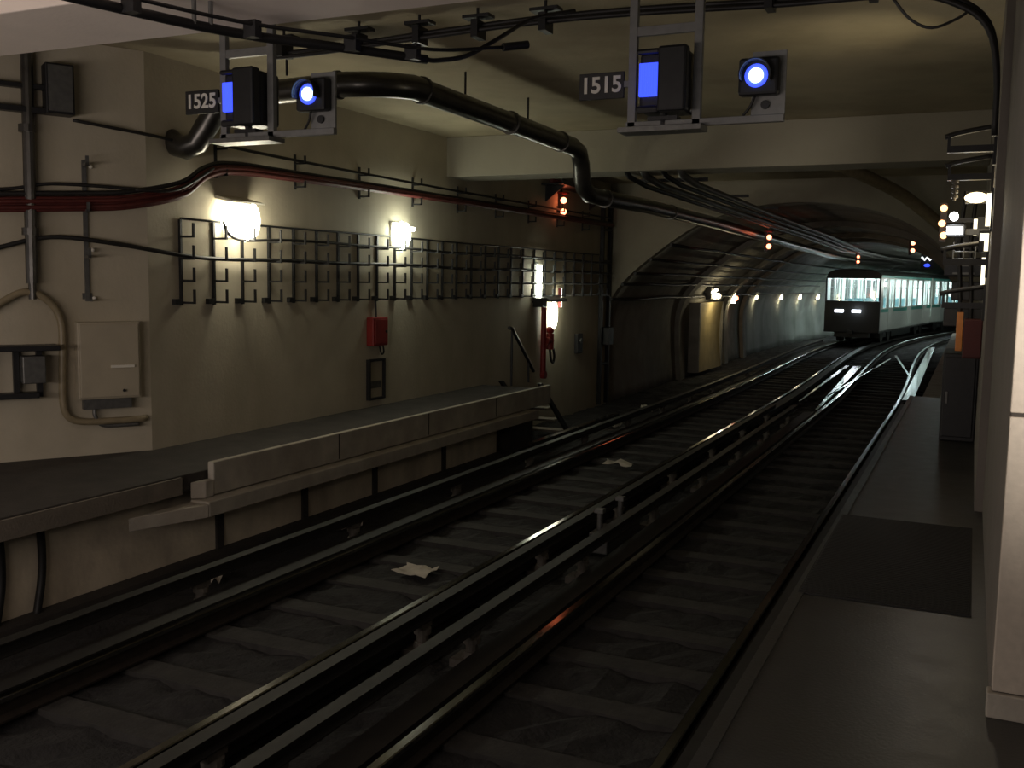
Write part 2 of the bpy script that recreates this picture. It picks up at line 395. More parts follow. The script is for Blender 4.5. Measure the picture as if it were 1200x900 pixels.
paper(-4.62, 7.9, ZB+0.02, 0.30, 'large pale sheet of litter between the rails of the left track', 1, 0.12)
paper(-6.15, 6.85, ZB+0.0, 0.20, 'crumpled scrap of litter nearest us beside the left plinth', 2, 0.5)
paper(-6.12, 9.0, ZB+0.0, 0.18, 'crumpled scrap of litter beside the left plinth under the red box', 3, 0.5)
paper(-4.65, 13.9, ZB+0.05, 0.32, 'grey crumpled litter between the rails beyond the point machine', 4, 0.3)
paper(-6.15, 17.9, ZB+0.0, 0.22, 'small upright scrap of litter past the walkway steps', 5, 0.9)
paper(-6.25, 20.4, ZB+0.0, 0.2, 'farthest small scrap of litter close to the tunnel mouth', 6, 0.8)

# ================================================================== LEFT SIDE
# concrete cable trough on the walkway edge
t = thing('cable_trough', 'long concrete cable trough capping the left walkway edge, wedge end towards us', 'cable trough', (-6.45, 7.05, -0.58))
b = MB(); b.bb((0.075, 0, 0.15), (0.15, 8.1, 0.46)); b.build('face_panel', 'concrete', t, bevel=0.012)
MB().bb((0.065, -0.22, 0.0), (0.29, 7.3, 0.14)).build('ledge', 'concrete', t, bevel=0.01)
b = MB(); b.prism([(0.29, -0.23), (0.15, -0.02), (0.06, -0.02), (0.06, -0.95)], 2, 0.0, 0.12)
b.prism([(0.16, -0.01), (0.07, -0.01), (0.07, -0.22), (0.16, -0.12)], 2, 0.145, 0.30); b.build('wedge_end', 'concrete', t, bevel=0.008)
b = MB()
for y in (2.0, 4.0, 6.0): b.bb((0.149, y, 0.17), (0.153, y+0.02, 0.45))
b.build('joint', 'walk', t)
# steps at the end of the walkway
t = thing('steps', 'steel steps going down from the far end of the left walkway', 'steps', (-7.0, 15.2, ZB))
sl = [(0, 1.05), (0.12, 1.05), (1.55, 0.0), (1.38, 0.0)]
for x in (-0.3, 0.42): MB().prism(sl, 0, x, x+0.05).build('stringer', 'blackmetal', t)
for k in range(4):
    MB().bb((-0.25, 0.12+0.33*k, 0.78-0.24*k), (0.42, 0.40+0.33*k, 0.82-0.24*k)).build('tread', 'concrete', t, bevel=0.006)
MB().bb((-0.6, -0.9, 0.0), (0.36, 0.0, 0.80)).build('landing', 'walk', t)
t = thing('handrail', 'dark sloping handrail on two posts at the head of the walkway steps', 'handrail', (-7.1, 15.3, -0.2))
MB().cyl((0, 0, 0), (0, 0, 0.98), 0.02).build('post', 'blackmetal', t)
MB().cyl((0, 0.72, -0.0), (0, 0.72, 0.42), 0.02).build('post', 'blackmetal', t)
MB().tube([(0, -0.12, 1.0), (0, 0.0, 0.98), (0, 0.95, 0.18)], 0.03).build('rail_bar', 'blackmetal', t)
t.children[1].location = (0, 0, 0)

# cable rack on the left wall
t = thing('cable_rack', 'long row of steel cable brackets on the left wall below the two lamps', 'cable rack', (WL, 8.04, 1.28))
b0 = MB(); b0.bb((0.0, -0.014, 0.0), (0.03, 0.014, 0.90))
for z in (0.02, 0.25, 0.48, 0.71):
    b0.bb((0.03, -0.012, z), (0.20, 0.012, z+0.022)).bb((0.185, -0.012, z), (0.205, 0.012, z+0.15))
b0.box((0.025, -0.07, 0.04), (0.05, 0.10, 0.06))
br = b0.build('bracket', 'blackmetal', t)
y = 0.5; k = 1
while y < 13.2:
    c = br.copy(); COL.objects.link(c); c.parent = t; c.location = (0, y, 0); y += 0.47 if y < 6 else 0.52
MB().tube([(0.02, i*0.8, 0.91-0.004*math.sin(i)) for i in range(17)], 0.012).build('top_wire', 'blackmetal', t)

def cable(name, pts, r, m, label, sm=6, cat='cable', group=None):
    b = MB(); b.tube(pts, r, 8, smooth=sm); return tag(b.build(name, m), label, cat, group)
def A3(d, off, z): return AW(d+0.09, off, z)
rnd = random.Random(3)
pts = [A3(4.5, 0.05, 1.75), A3(2.4, 0.05, 1.66), A3(1.6, 0.05, 1.72), A3(1.26, 0.06, 1.83), A3(0.82, 0.07, 1.94), A3(0.27, 0.08, 1.90), (WL+0.12, 8.0, 1.80)] + [(WL+0.12, 8.6+1.1*i, 1.79+rnd.uniform(-.02, .02)) for i in range(12)] + [(WL+0.12, 21.4, 1.78)]
cable('power_cable', pts, 0.022, 'black', 'thick black cable lying midway up the wall bracket row')
pts = [(WL+0.1, 8.60, 2.2), (WL+0.14, 8.64, 2.06), (WL+0.13, 8.9, 2.0), (WL+0.12, 9.6, 2.03)] + [(WL+0.12, 10.4+1.1*i, 2.03+rnd.uniform(-.015, .015)) for i in range(10)] + [(WL+0.12, 21.4, 2.02)]
cable('lamp_cable', pts, 0.017, 'black', 'thinner black cable on the top hooks, starting at the nearest wall lamp')
pts = [(WL+0.12, 14.0, 1.55), (WL+0.11, 16.0, 1.56), (WL+0.12, 18.5, 1.57), (WL+0.12, 21.4, 1.55)]
cable('low_cable', pts, 0.013, 'black', 'thin low cable at the far end of the bracket row')
# red cable bundle on the skewed wall
offs = [(0, 0.0), (0.0, 0.05), (0.0, -0.05), (0.03, 0.025), (0.03, -0.03), (0.0, 0.10)]
t = thing('cable_bundle', 'bundle of dark red cables sweeping up across the near left wall', 'cable bundle', A3(1.3, 0.0, 2.2))
T0 = Vector(A3(1.3, 0.0, 2.2))
for i, (o1, dz) in enumerate(offs):
    P = [Vector(A3(5.0, 0.08+o1, 2.10+dz)), Vector(A3(2.2, 0.08+o1, 2.14+dz)), Vector(A3(1.25, 0.08+o1, 2.22+dz)), Vector(A3(0.5, 0.08+o1, 2.27+dz)), Vector(A3(0.1, 0.09+o1, 2.31+dz)), Vector((WL+0.12+o1, 7.95, 2.45+dz)), Vector((WL+0.12+o1, 8.3, 2.66+dz*.8)), Vector((WL+0.12+o1, 8.75, 2.76+dz*.7)), Vector((WL+0.12+o1, 10, 2.79+dz*.6)), Vector((WL+0.12+o1, 14, 2.83+dz*.5)), Vector((WL+0.12+o1, 21.4, 2.86+dz*.5))]
    MB().tube([p-T0 for p in P], 0.024, 7, smooth=5).build('cable', 'redcable' if i < 5 else 'black', t)
pts = [A3(5.0, 0.06, 2.26), A3(2.2, 0.06, 2.30), A3(1.25, 0.07, 2.36), A3(0.8, 0.07, 2.44), A3(0.1, 0.08, 2.44), A3(-0.0, 0.1, 2.43), (WL+0.18, 7.85, 2.47), (WL+0.16, 8.4, 2.74)]
cable('loose_cable', pts, 0.016, 'black', 'single black cable just above the red bundle on the near left wall')
pts = [(WL+0.08, 8.4, 3.02), (WL+0.09, 9.5, 3.0), (WL+0.09, 11.5, 2.99), (WL+0.09, 14, 2.99), (WL+0.09, 17.5, 3.0), (WL+0.09, 21.4, 3.02)]
cable('upper_cable', pts, 0.018, 'black', 'upper black cable along the left wall above the bracket row')
for k in range(9):
    y = 8.6+1.4*k
    t = thing('cable_hook', 'small wall hook %s holding the upper cables on the left wall' % ['nearest the duct elbow', 'above the nearest lamp', 'between the two lamps', 'above the second lamp', 'just past the second lamp', 'halfway to the red lamp', 'nearer the red lamp', 'below the red lamp', 'beyond the red lamp'][k], 'hook', (WL, y, 2.66), group='hooks for the upper cables')
    MB().bb((0, -0.015, 0), (0.02, 0.015, 0.42)).build('plate', 'blackmetal', t)
    for z in (0.02, 0.30): MB().bb((0.02, -0.012, z), (0.17, 0.012, z+0.02)).bb((0.15, -0.012, z), (0.17, 0.012, z+0.1)).build('hook_arm', 'blackmetal', t)

# near-left wall equipment on the skewed wall
AZ = -math.atan2(0.5, 0.866)     # local +x out of the wall, local +y along it away from us
t = thing('control_cabinet', 'cream painted control cabinet on the near left wall, ringed by a bent conduit', 'cabinet', A3(0.63, 0.0, 0.37), AZ)
MB().bb((0.0, 0.0, 0), (0.13, 0.59, 0.76)).build('body', 'cab', t, bevel=0.01)
MB().bb((0.13, 0.02, 0.02), (0.15, 0.57, 0.74)).build('door', 'cab', t, bevel=0.006)
MB().bb((0.15, 0.30, 0.31), (0.172, 0.52, 0.335)).build('handle', 'white', t, label='pale bar handle')
MB().cyl((0.15, 0.42, 0.08), (0.165, 0.42, 0.08), 0.015).build('lock', 'blackmetal', t)
MB().bb((0.02, 0.05, -0.10), (0.11, 0.5, 0.0)).build('gland_plate', 'grey', t)
b = MB(); b.tube([A3(1.9, -0.02, 0.86), A3(1.8, 0.04, 0.95), A3(1.5, 0.06, 1.16), A3(1.3, 0.06, 1.30), A3(1.06, 0.06, 1.42), A3(0.86, 0.06, 1.33), A3(0.76, 0.06, 1.15), A3(0.75, 0.06, 0.9), A3(0.76, 0.06, 0.6), A3(0.76, 0.06, 0.35), A3(0.72, 0.06, 0.21), A3(0.6, 0.06, 0.15), A3(0.35, 0.06, 0.14), A3(0.05, 0.06, 0.14), A3(-0.02, 0.02, 0.14)], 0.035, 10, smooth=5)
tag(b.build('bent_conduit', 'conduit', smooth=True), 'ochre conduit bent in a hoop around the wall cabinet', 'conduit')
cable('cabinet_cable', [A3(0.47, 0.05, 0.30), A3(0.47, 0.06, 0.2), A3(0.40, 0.06, 0.10), A3(0.2, 0.06, 0.09), A3(0.05, 0.06, 0.09)], 0.02, 'grey', 'short grey cable looping below the wall cabinet')
t = thing('folding_shelf', 'dark folding shelf unit at the left edge of the photo on the near wall', 'shelf', A3(1.55, 0.0, 0.42), AZ)
MB().bb((0, -0.2, 0.45), (0.28, 0.74, 0.50)).build('shelf_top', 'blackmetal', t, bevel=0.006)
for y in (0.1, 0.36, 0.56): MB().bb((0.03, y, 0.0), (0.09, y+0.05, 0.45)).build('post', 'blackmetal', t)
MB().bb((0.02, -0.2, 0.0), (0.2, 0.56, 0.05)).build('lower_plate', 'blackmetal', t)
MB().bb((0.06, 0.42, 0.14), (0.22, 0.62, 0.40)).build('box', 'grey', t, bevel=0.01)
t = thing('cable_standard', 'slim upright steel channel crossing the red cables beside the wall cabinet', 'bracket', A3(0.50, 0.0, 1.33), AZ)
MB().bb((0.0, -0.02, 0), (0.03, 0.02, 1.36)).bb((0.03, 0.008, 0), (0.15, 0.02, 0.02)).bb((0.0, -0.045, 0.02), (0.012, 0.045, 0.08)).build('channel', 'grey', t)
for z in (0.42, 0.86, 1.30): MB().bb((0.03, -0.015, z), (0.17, 0.015, z+0.025)).bb((0.155, -0.015, z), (0.17, 0.015, z+0.09)).build('arm', 'grey', t)
for z in (0.03, 0.50, 1.30): MB().sph((0.03, 0.06, z), 0.02).build('bolt', 'white', t)
b = MB(); b.cyl(A3(1.0, 0.07, 1.5), A3(0.98, 0.07, 3.76), 0.055); b.cyl(A3(1.0, 0.07, 1.95), A3(1.0, 0.07, 2.02), 0.075); b.cyl(A3(1.0, 0.07, 2.9), A3(1.0, 0.07, 2.97), 0.075); b.cyl(A3(1.0, 0.07, 1.35), A3(1.0, 0.07, 1.5), 0.035)
tag(b.build('riser_pipe', 'duct', smooth=False), 'upright dark riser pipe at far left on the near wall', 'pipe')
t = thing('junction_box', 'dark box high on the near left wall left of the duct end', 'junction box', A3(0.85, 0, 3.08), AZ)
MB().bb((0, 0, 0), (0.2, 0.25, 0.46)).build('body', 'blackmetal', t, bevel=0.01)
MB().bb((0.2, 0.02, 0.02), (0.215, 0.23, 0.44)).build('lid', 'grey', t)
MB().bb((0.02, -0.7, 0.0), (0.12, 0.0, 0.05)).bb((0.02, -0.7, 0.22), (0.1, 0.0, 0.26)).build('bracket', 'blackmetal', t)
cable('slack_cable', [A3(0.6, 0.08, 3.05), A3(0.3, 0.08, 3.02), (WL+0.06, 7.75, 2.98), (WL+0.1, 8.1, 2.95)], 0.016, 'black', 'slack black cable from the high dark box to the duct end')
for y, n in ((5.42, 'right-hand black cable hanging down the plinth at far left'), (5.05, 'left-hand black cable hanging down the plinth at far left')):
    cable('drop_cable', [(-6.68, y+0.04, -0.40), (-6.70, y+0.07, -0.6), (-6.70, y+0.06, -0.85), (-6.68, y-0.02, -1.16)], 0.032, 'black', n)

# red alarm box and notice on the left wall
t = thing('alarm_box', 'small red telephone box on the left wall below the second lamp', 'alarm box', (WL, 11.58, 0.66))
MB().bb((0, 0, 0), (0.12, 0.38, 0.40)).build('body', 'red', t, bevel=0.015)
MB().bb((0.12, 0.03, 0.03), (0.135, 0.35, 0.37)).build('door', 'red', t, bevel=0.006)
MB().cyl((0.13, 0.30, 0.2), (0.15, 0.30, 0.2), 0.02).build('knob', 'blackmetal', t)
MB().tube([(0.05, 0.26, 0.0), (0.06, 0.30, -0.12), (0.06, 0.36, -0.10), (0.06, 0.34, 0.0)], 0.012, 7, smooth=5).build('cord', 'black', t)
MB().cyl((0.04, 0.19, 0.40), (0.03, 0.19, 0.64), 0.014).build('conduit_stub', 'blackmetal', t)
t = thing('notice_case', 'framed notice case with pale sheet on the left wall under the red box', 'notice case', (WL, 11.58, -0.10))
b = MB(); b.bb((0, 0, 0), (0.06, 0.03, 0.57)).bb((0, 0.38, 0), (0.06, 0.41, 0.57)).bb((0, 0.03, 0), (0.06, 0.38, 0.03)).bb((0, 0.03, 0.54), (0.06, 0.38, 0.57)); b.build('frame', 'blackmetal', t)
MB().bb((0, 0.03, 0.03), (0.02, 0.38, 0.54)).build('sheet', 'cab', t)
MB().bb((0.02, 0.08, 0.16), (0.03, 0.33, 0.26)).build('printed_panel', 'grey', t)
t = thing('fire_riser', 'red fire pipe with a hose valve on the left wall under the far lamps', 'fire riser', (WL, 17.66, -0.28))
MB().cyl((0.08, 0, 0.0), (0.08, 0, 1.48), 0.055).build('pipe', 'red', t, smooth=False)
MB().cyl((0.05, 0, 0.06), (0.14, 0, 0.06), 0.075).build('foot_flange', 'red', t)
MB().cyl((0.13, 0.0, 0.72), (0.13, 0.26, 0.72), 0.07).cyl((0.13, 0.2, 0.55), (0.13, 0.2, 0.86), 0.08).sph((0.13, 0.2, 0.92), 0.08).build('valve', 'red', t)
MB().tube([(0.13, 0.2, 0.56), (0.14, 0.26, 0.34), (0.14, 0.36, 0.28), (0.14, 0.42, 0.40), (0.14, 0.36, 0.55)], 0.025, 8, smooth=5).build('hose', 'black', t)
t = thing('switch_box', 'small black switch box on the bare wall right of the red pipe', 'switch box', (WL, 19.5, 0.08))
MB().bb((0, 0, 0), (0.09, 0.28, 0.42)).build('body', 'blackmetal', t, bevel=0.012)
MB().cyl((0.09, 0.14, 0.27), (0.13, 0.14, 0.27), 0.05).build('dial', 'grey', t)
# ladder-like frame close to the portal
t = thing('ladder_frame', 'dark ladder-shaped cable frame standing against the wall before the tunnel mouth', 'ladder frame', (WL, 20.95, ZB))
for y in (0.0, 0.5): MB().bb((0.0, y, 0), (0.085, y+0.08, 4.7)).build('upright', 'blackmetal', t)
for z in (0.9, 1.7, 2.45, 3.2, 3.9): MB().bb((0.03, 0.08, z), (0.08, 0.5, z+0.05)).build('rung', 'blackmetal', t)
MB().bb((0.03, 0.14, 1.35), (0.22, 0.44, 1.75)).build('relay_box', 'blackmetal', t, bevel=0.01)

# ------------------------------------------------------------------ wall lamps
LIGHTS = []
def point(loc, col, w, r=0.05, name='lamp_light'):
    l = bpy.data.lights.new(name, 'POINT'); l.color = col; l.energy = w; l.shadow_soft_size = r
    o = bpy.data.objects.new(name, l); COL.objects.link(o); o.location = loc; return o
t = thing('tube_lamp', 'bright twin-tube wall lamp with a pale hood, nearest of the lamps on the left wall', 'wall lamp', (WL, 8.64, 1.98), group='wall lamps')
MB().bb((0, 0.06, 0.04), (0.04, 0.54, 0.36)).build('backplate', 'white', t, bevel=0.008)
MB().prism([(0.0, 0.46), (0.24, 0.42), (0.24, 0.44), (0.0, 0.50)], 1, -0.05, 0.50).build('hood', 'white', t)
for y, z0, z1 in ((0.17, 0.03, 0.33), (0.31, 0.0, 0.40), (0.45, 0.05, 0.44)): MB().sph((0.11, y, (z0+z1)/2), 0.5, (0.16, 0.16, (z1-z0)), 16).build('bulb', 'lampglass', t)
MB().sph((0.10, 0.0, 0.24), 0.5, (0.10, 0.11, 0.26), 12).build('bulb', 'lampglass', t)
t = thing('tube_lamp', 'bright boxed wall lamp above the cable brackets, above the red box', 'wall lamp', (WL, 12.13, 2.02), group='wall lamps')
MB().bb((0, 0.04, 0.04), (0.04, 0.42, 0.38)).build('backplate', 'white', t, bevel=0.008)
for y, z0, z1 in ((0.09, 0.06, 0.36), (0.21, -0.04, 0.40), (0.34, 0.04, 0.38)): MB().sph((0.10, y, (z0+z1)/2), 0.5, (0.14, 0.15, (z1-z0)), 16).build('bulb', 'lampglass2', t)
MB().cyl((0.10, 0.42, 0.30), (0.10, 0.55, 0.30), 0.03).build('end_cap', 'lampglass2', t)
t = thing('tube_lamp', 'tall narrow tube lamp among the brackets above the red pipe', 'wall lamp', (WL, 17.36, 1.18), group='wall lamps')
MB().bb((0, -0.02, 0.0), (0.03, 0.12, 0.76)).build('backplate', 'grey', t)
MB().cyl((0.07, 0.05, 0.05), (0.07, 0.05, 0.72), 0.055).build('tube', 'lampglass2', t)
MB().bb((0.0, -0.10, 0.0), (0.16, 0.22, 0.04)).build('holder', 'blackmetal', t)
t = thing('tube_lamp', 'hooded wall lamp shining down beside the red pipe, with a red-edged tube on top', 'wall lamp', (WL, 18.10, 0.98), group='wall lamps')
MB().prism([(0, 0.24), (0.30, 0.22), (0.30, 0.27), (0.0, 0.34)], 1, -0.62, 0.22).build('hood', 'blackmetal', t)
MB().sph((0.09, 0.04, -0.05), 0.5, (0.14, 0.20, 0.56), 16).build('bulb', 'lampglass2', t)
MB().sph((0.10, -0.13, 0.14), 0.055).build('side_bulb', 'lampglass2', t)
MB().bb((0.10, 0.26, 0.10), (0.14, 0.30, 0.48)).build('tube', 'lampglass', t)
MB().bb((0.09, 0.235, 0.10), (0.15, 0.26, 0.48)).build('tube_edge', 'red', t)
MB().bb((0.02, -0.85, 0.12), (0.22, -0.62, 0.30)).build('ballast_box', 'blackmetal', t, bevel=0.01)

LC = (1.0, 0.93, 0.74)
point((WL+0.26, 8.94, 2.14), LC, 8.5, 0.16); point((WL+0.24, 12.36, 2.15), (0.98, 1, 0.82), 8, 0.16)
point((WL+0.18, 17.42, 1.5), (0.98, 1, 0.8), 2.2, 0.1); point((WL+0.15, 18.16, 0.92), (1, .98, 0.75), 4.5, 0.1)

# bulkhead lamps along the tunnel wall
ORD = ['first and nearest, above the ochre refuge panel', 'second along', 'third along', 'fourth along', 'fifth along', 'sixth along, right beside the train front']
TL = [(30.6, 1.16), (35.0, 1.04), (40.2, 0.98), (45.6, 0.93), (49.6, 0.90), (53.4, 0.86)]
for k, (y, z) in enumerate(TL):
    x = (-7.25 if k == 0 else -7.52)+dx(y) if y < 38 else -7.66+dx(y)
    t = thing('tunnel_lamp', 'warm bulkhead lamp on the left tunnel wall, '+ORD[k], 'tunnel lamp', (x, y, z), group='tunnel wall lamps')
    MB().bb((-0.12, -0.22, -0.05), (0.06, 0.22, 0.34)).build('bracket', 'blackmetal', t, bevel=0.01)
    (MB().sph((0.13, 0, 0.06), 0.10).sph((0.13, -0.3, 0.16), 0.06).sph((0.13, 0.1, 0.24), 0.06) if k == 0 else MB().cyl((0.13, 0, -0.12 if k == 1 else 0.02), (0.13, 0, 0.28), 0.085)).build('bulb', 'bulkhead', t)
    MB().cyl((0.13, 0, 0.28), (0.13, 0, 0.34), 0.13).build('cap', 'blackmetal', t)
    if k < 2: MB().sph((0.13, 0.42, 0.05), 0.09).build('side_bulb', 'redlamp' if k else 'bulkhead', t)
    if k == 0: MB().bb((-0.5, -0.03, 0.1), (-0.1, 0.03, 0.16)).build('arm', 'blackmetal', t)
    point((x+(0.42 if k == 0 else 0.20), y, z-0.12), (1.0, 0.86, 0.55), (6.0, 2.6)[k] if k < 2 else 1.8, 0.05)
# refuge panel
t = thing('refuge_panel', 'pale ochre curved refuge panel in the left tunnel wall below the first tunnel lamp', 'refuge panel', (-7.5, 29.3, -1.08))
b = MB(); P = [(0.10, 0), (0.06, 0.4), (0.03, 0.9), (0.03, 1.4), (0.06, 1.8), (0.11, 2.1), (-0.05, 2.1), (-0.2, 1.6), (-0.22, 0)]
b.prism(P, 1, 0.0, 2.9); b.build('panel', 'niche', t, smooth=False)
MB().bb((-0.2, -0.12, 0), (0.12, 0.0, 2.1)).build('jamb', 'wall_soot', t)
MB().bb((-0.2, 2.9, 0), (0.12, 3.02, 2.1)).build('jamb', 'wall_soot', t)

# red lamp pairs
RL = [((WL+0.05, 18.5, 3.08), 'on the left wall under the dark tray'), ((-4.72, 25.0, 2.64), 'left of centre in the vault'), ((-4.55, 44.0, 2.70), 'just above the train front'), ((-1.72, 30.5, 2.72), 'high in the vault, right of the train')]
for k, (p, w) in enumerate(RL):
    if k in (1, 2): p = (p[0], p[1], p[2])
    t = thing('red_lamp_pair', 'pair of small red lamps '+w, 'red lamps', p, group='red lamp pairs')
    s = (1.0, 1.0, 0.95, 0.95)[k]
    MB().bb((-0.04, -0.07*s, -0.24*s), (0.02, 0.07*s, 0.24*s)).build('backplate', 'blackmetal', t)
    MB().bb((-0.05, -0.09*s, 0.24*s), (0.14, 0.09*s, 0.27*s)).build('hood', 'red', t)
    for z in (-0.11*s, 0.11*s): MB().sph((0.07, -0.05, z), 0.062*s).build('bulb', 'redlamp', t)
    MB().cyl((0, 0, 0.24*s), (0, 0, 0.62*s if k else 0.33), 0.015).build('stem', 'blackmetal', t)
    point((p[0]+0.12, p[1]-0.18, p[2]), (1.0, 0.25, 0.06), 0.13 if k == 0 else 0.05, 0.05)
t = thing('cable_tray', 'dark cable tray on the left wall above the red lamp pair', 'cable tray', (WL, 17.6, 3.42))
MB().bb((0.0, 0, 0), (0.45, 3.3, 0.03)).bb((0.42, 0, 0.03), (0.45, 3.3, 0.10)).build('tray', 'blackmetal', t)
for y in (0.2, 2.6): MB().prism([(0, 0), (0.4, 0), (0, -0.3)], 1, y, y+0.04).build('bracket', 'blackmetal', t)
MB().tube([(0.2, 0.0, 0.08), (0.2, 1.6, 0.09), (0.2, 3.2, 0.08)], 0.04).build('tray_cable', 'redcable', t)

t = thing('tunnel_cables', 'row of black cables running along the left haunch of the vault', 'cables', (-7.3, PORT, 1.5))
T0 = Vector((-7.3, PORT, 1.5))
for x, z in ((-7.40, 1.20), (-7.14, 1.55), (-6.85, 1.80), (-6.5, 2.10), (-6.05, 2.42)):
    P = [Vector((x+dx(y), y, z+0.015*math.sin(y*1.7+x*9))) for y in [PORT-0.4+2.2*i for i in range(15)]]
    MB().tube([p-T0 for p in P], 0.035, 8).build('cable', 'black', t)

# ================================================================== CEILING SERVICES
# steel ventilation duct
t = thing('ventilation_duct', 'fat round steel duct bending across the ceiling from the left wall to the far beam', 'duct', (WL, 8.05, 2.95))
T0 = Vector((WL, 8.05, 2.95)); ZD = 3.45
P = [Vector(p) for p in ((WL-0.05, 7.98, 3.0), (WL+0.05, 7.98, 2.93), (WL+0.17, 7.98, 2.9), (WL+0.30, 8.0, 2.95), (WL+0.40, 8.02, 3.1), (WL+0.52, 8.05, 3.27), (WL+0.68, 8.05, 3.36), (WL+0.9, 8.05, 3.40), (-6.3, 8.05, 3.40), (-5.5, 8.05, 3.42), (-5.3, 8.12, 3.42), (-5.14, 8.28, ZD-.02), (-5.06, 8.52, ZD), (-5.05, 10.0, ZD-.01), (-5.02, 11.5, ZD-.03), (-5.0, 12.6, ZD-.05), (-5.0, 12.85, ZD-.1), (-5.01, 12.98, ZD-.25), (-5.02, 13.05, 3.0), (-5.02, 13.12, 2.9), (-5.02, 13.35, 2.82), (-5.02, 14.0, 2.82), (-5.02, 16.0, 2.86), (-5.0, 21.0, 2.86), (-5.0, 30.0, 2.78), (-5.35, 42.0, 2.8), (-5.2, 50.0, 2.8), (-3.9, 62.0, 2.9))]
MB().tube([p-T0 for p in P], 0.118, 18).build('pipe', 'duct', t)
def flange(p, d): 
    p = Vector(p)-T0; d = Vector(d).normalized()*0.018
    MB().cyl(p-d, p+d, 0.136, seg=18).build('flange', 'duct', t)
for p, d in (((-6.5, 8.05, 3.40), (1, 0, 0)), ((-5.6, 8.05, 3.42), (1, 0, 0)), ((-5.06, 8.7, ZD), (0, 1, 0)), ((-5.03, 10.7, ZD-.02), (0, 1, 0)), ((-5.01, 12.2, ZD-.04), (0, 1, 0)), ((-5.02, 14.0, 2.82), (0, 1, 0)), ((-5.02, 17.5, 2.86), (0, 1, 0))): flange(p, d)
for p in ((-6.2, 8.05), (-5.05, 9.6), (-5.03, 11.2)):
    MB().cyl(Vector((p[0], p[1], ZD+0.1))-T0, Vector((p[0], p[1], ZC))-T0, 0.012).build('hanger', 'blackmetal', t)
# second pipe group passing under the beam
t = thing('service_pipes', 'group of slim service pipes running under the far beam into the tunnel', 'pipes', (-4.4, 13.2, 2.9))
T0 = Vector((-4.4, 13.2, 2.9))
for i, x in enumerate((-4.7, -4.45, -4.15, -3.9)):
    P = [Vector((x, 13.95, 3.24)), Vector((x, 14.15, 3.14)), Vector((x, 15, 3.08)), Vector((x+.05, 21, 3.02)), Vector((x+0.1, 30, 2.98)), Vector((x-0.25, 42, 2.98)), Vector((x, 52, 2.98)), Vector((x+1.3, 63, 3.0))]
    MB().tube([p-T0 for p in P], 0.055 if i % 2 else 0.04, 8).build('pipe', 'grey' if i % 2 else 'blackmetal', t)
for y in (15.0, 18.0, 21.0): MB().bb(Vector((-4.85, y, 3.14))-T0, Vector((-3.75, y+0.05, 3.19))-T0).build('cross_bar', 'blackmetal', t)

# cable conduit slung diagonally below the near beam
t = thing('slung_conduit', 'dark conduit slung slantwise under the ceiling at upper left, ending in a flexible cable', 'conduit', (-4.1, 4.9, 3.05))
T0 = Vector((-4.1, 4.9, 3.05))
CP = [Vector(p) for p in ((-4.62, 3.0, 3.05), (-4.39, 3.98, 3.05), (-4.12, 4.83, 3.05), (-3.74, 5.38, 3.05), (-3.39, 5.89, 3.05))]
def cpt(f):
    i = min(int(f*4), 3); return CP[i].lerp(CP[i+1], f*4-i)
MB().tube([p-T0 for p in CP], 0.030, 10, smooth=4).build('conduit_tube', 'blackmetal', t)
off = Vector((0.07, -0.04, 0.05))
MB().tube([p+off-T0 for p in CP]+[Vector((-3.05, 6.35, 3.20))-T0], 0.012, 8, smooth=4).build('thin_tube', 'blackmetal', t)
MB().cyl(Vector((-3.05, 6.35, 3.20))-T0, Vector((-2.93, 6.5, 3.24))-T0, 0.028).build('connector', 'blackmetal', t)
for f in (0.32, 0.54, 0.78, 0.95):
    MB().box(cpt(f)+off*0.5-T0, (0.09, 0.06, 0.10)).build('clamp', 'blackmetal', t)
for f in (0.43, 0.46):
    p = cpt(f); MB().cyl(p-T0, Vector((p.x, p.y, 3.22))-T0, 0.014).build('hanger', 'signalgrey', t)
MB().tube([p-T0 for p in (CP[-1], Vector((-3.36, 5.98, 3.06)), Vector((-3.28, 6.25, 3.14)), Vector((-3.2, 6.6, 3.33)), Vector((-3.12, 7.0, 3.55)), Vector((-2.9, 7.3, 3.66)))], 0.016, 8, smooth=5).build('flexible_cable', 'black', t)
# cables running across the ceiling with clamps
t = thing('ceiling_cables', 'pair of black cables crossing the ceiling behind the number 1515 signal', 'cables', (-3.0, 7.4, 3.6))
T0 = Vector((-3.0, 7.4, 3.6))
for dz, dy in ((0, 0), (0.05, 0.06)):
    P = [Vector(p) for p in ((-5.9, 7.4+dy, 3.56+dz), (-5.4, 7.4+dy, 3.56+dz), (-4.4, 7.4+dy, 3.60+dz), (-3.3, 7.4+dy, 3.63+dz), (-2.4, 7.4+dy, 3.62+dz), (-1.4, 7.4+dy, 3.58+dz), (-0.55, 7.4+dy, 3.56+dz), (-0.22, 7.4+dy, 3.47+dz), (-0.02, 7.4+dy, 3.30+dz), (0.05, 7.4+dy, 3.0+dz), (0.06, 7.4+dy, 2.6+dz))]
    MB().tube([p-T0 for p in P], 0.02, 8, smooth=4).build('cable', 'black', t)
MB().tube([p-T0 for p in (Vector((-0.62, 7.4, 3.55)), Vector((-0.5, 7.4, 3.40)), Vector((-0.36, 7.4, 3.33)), Vector((-0.2, 7.4, 3.38)), Vector((-0.12, 7.4, 3.44)))], 0.010, 8, smooth=5).build('slack_loop', 'black', t)
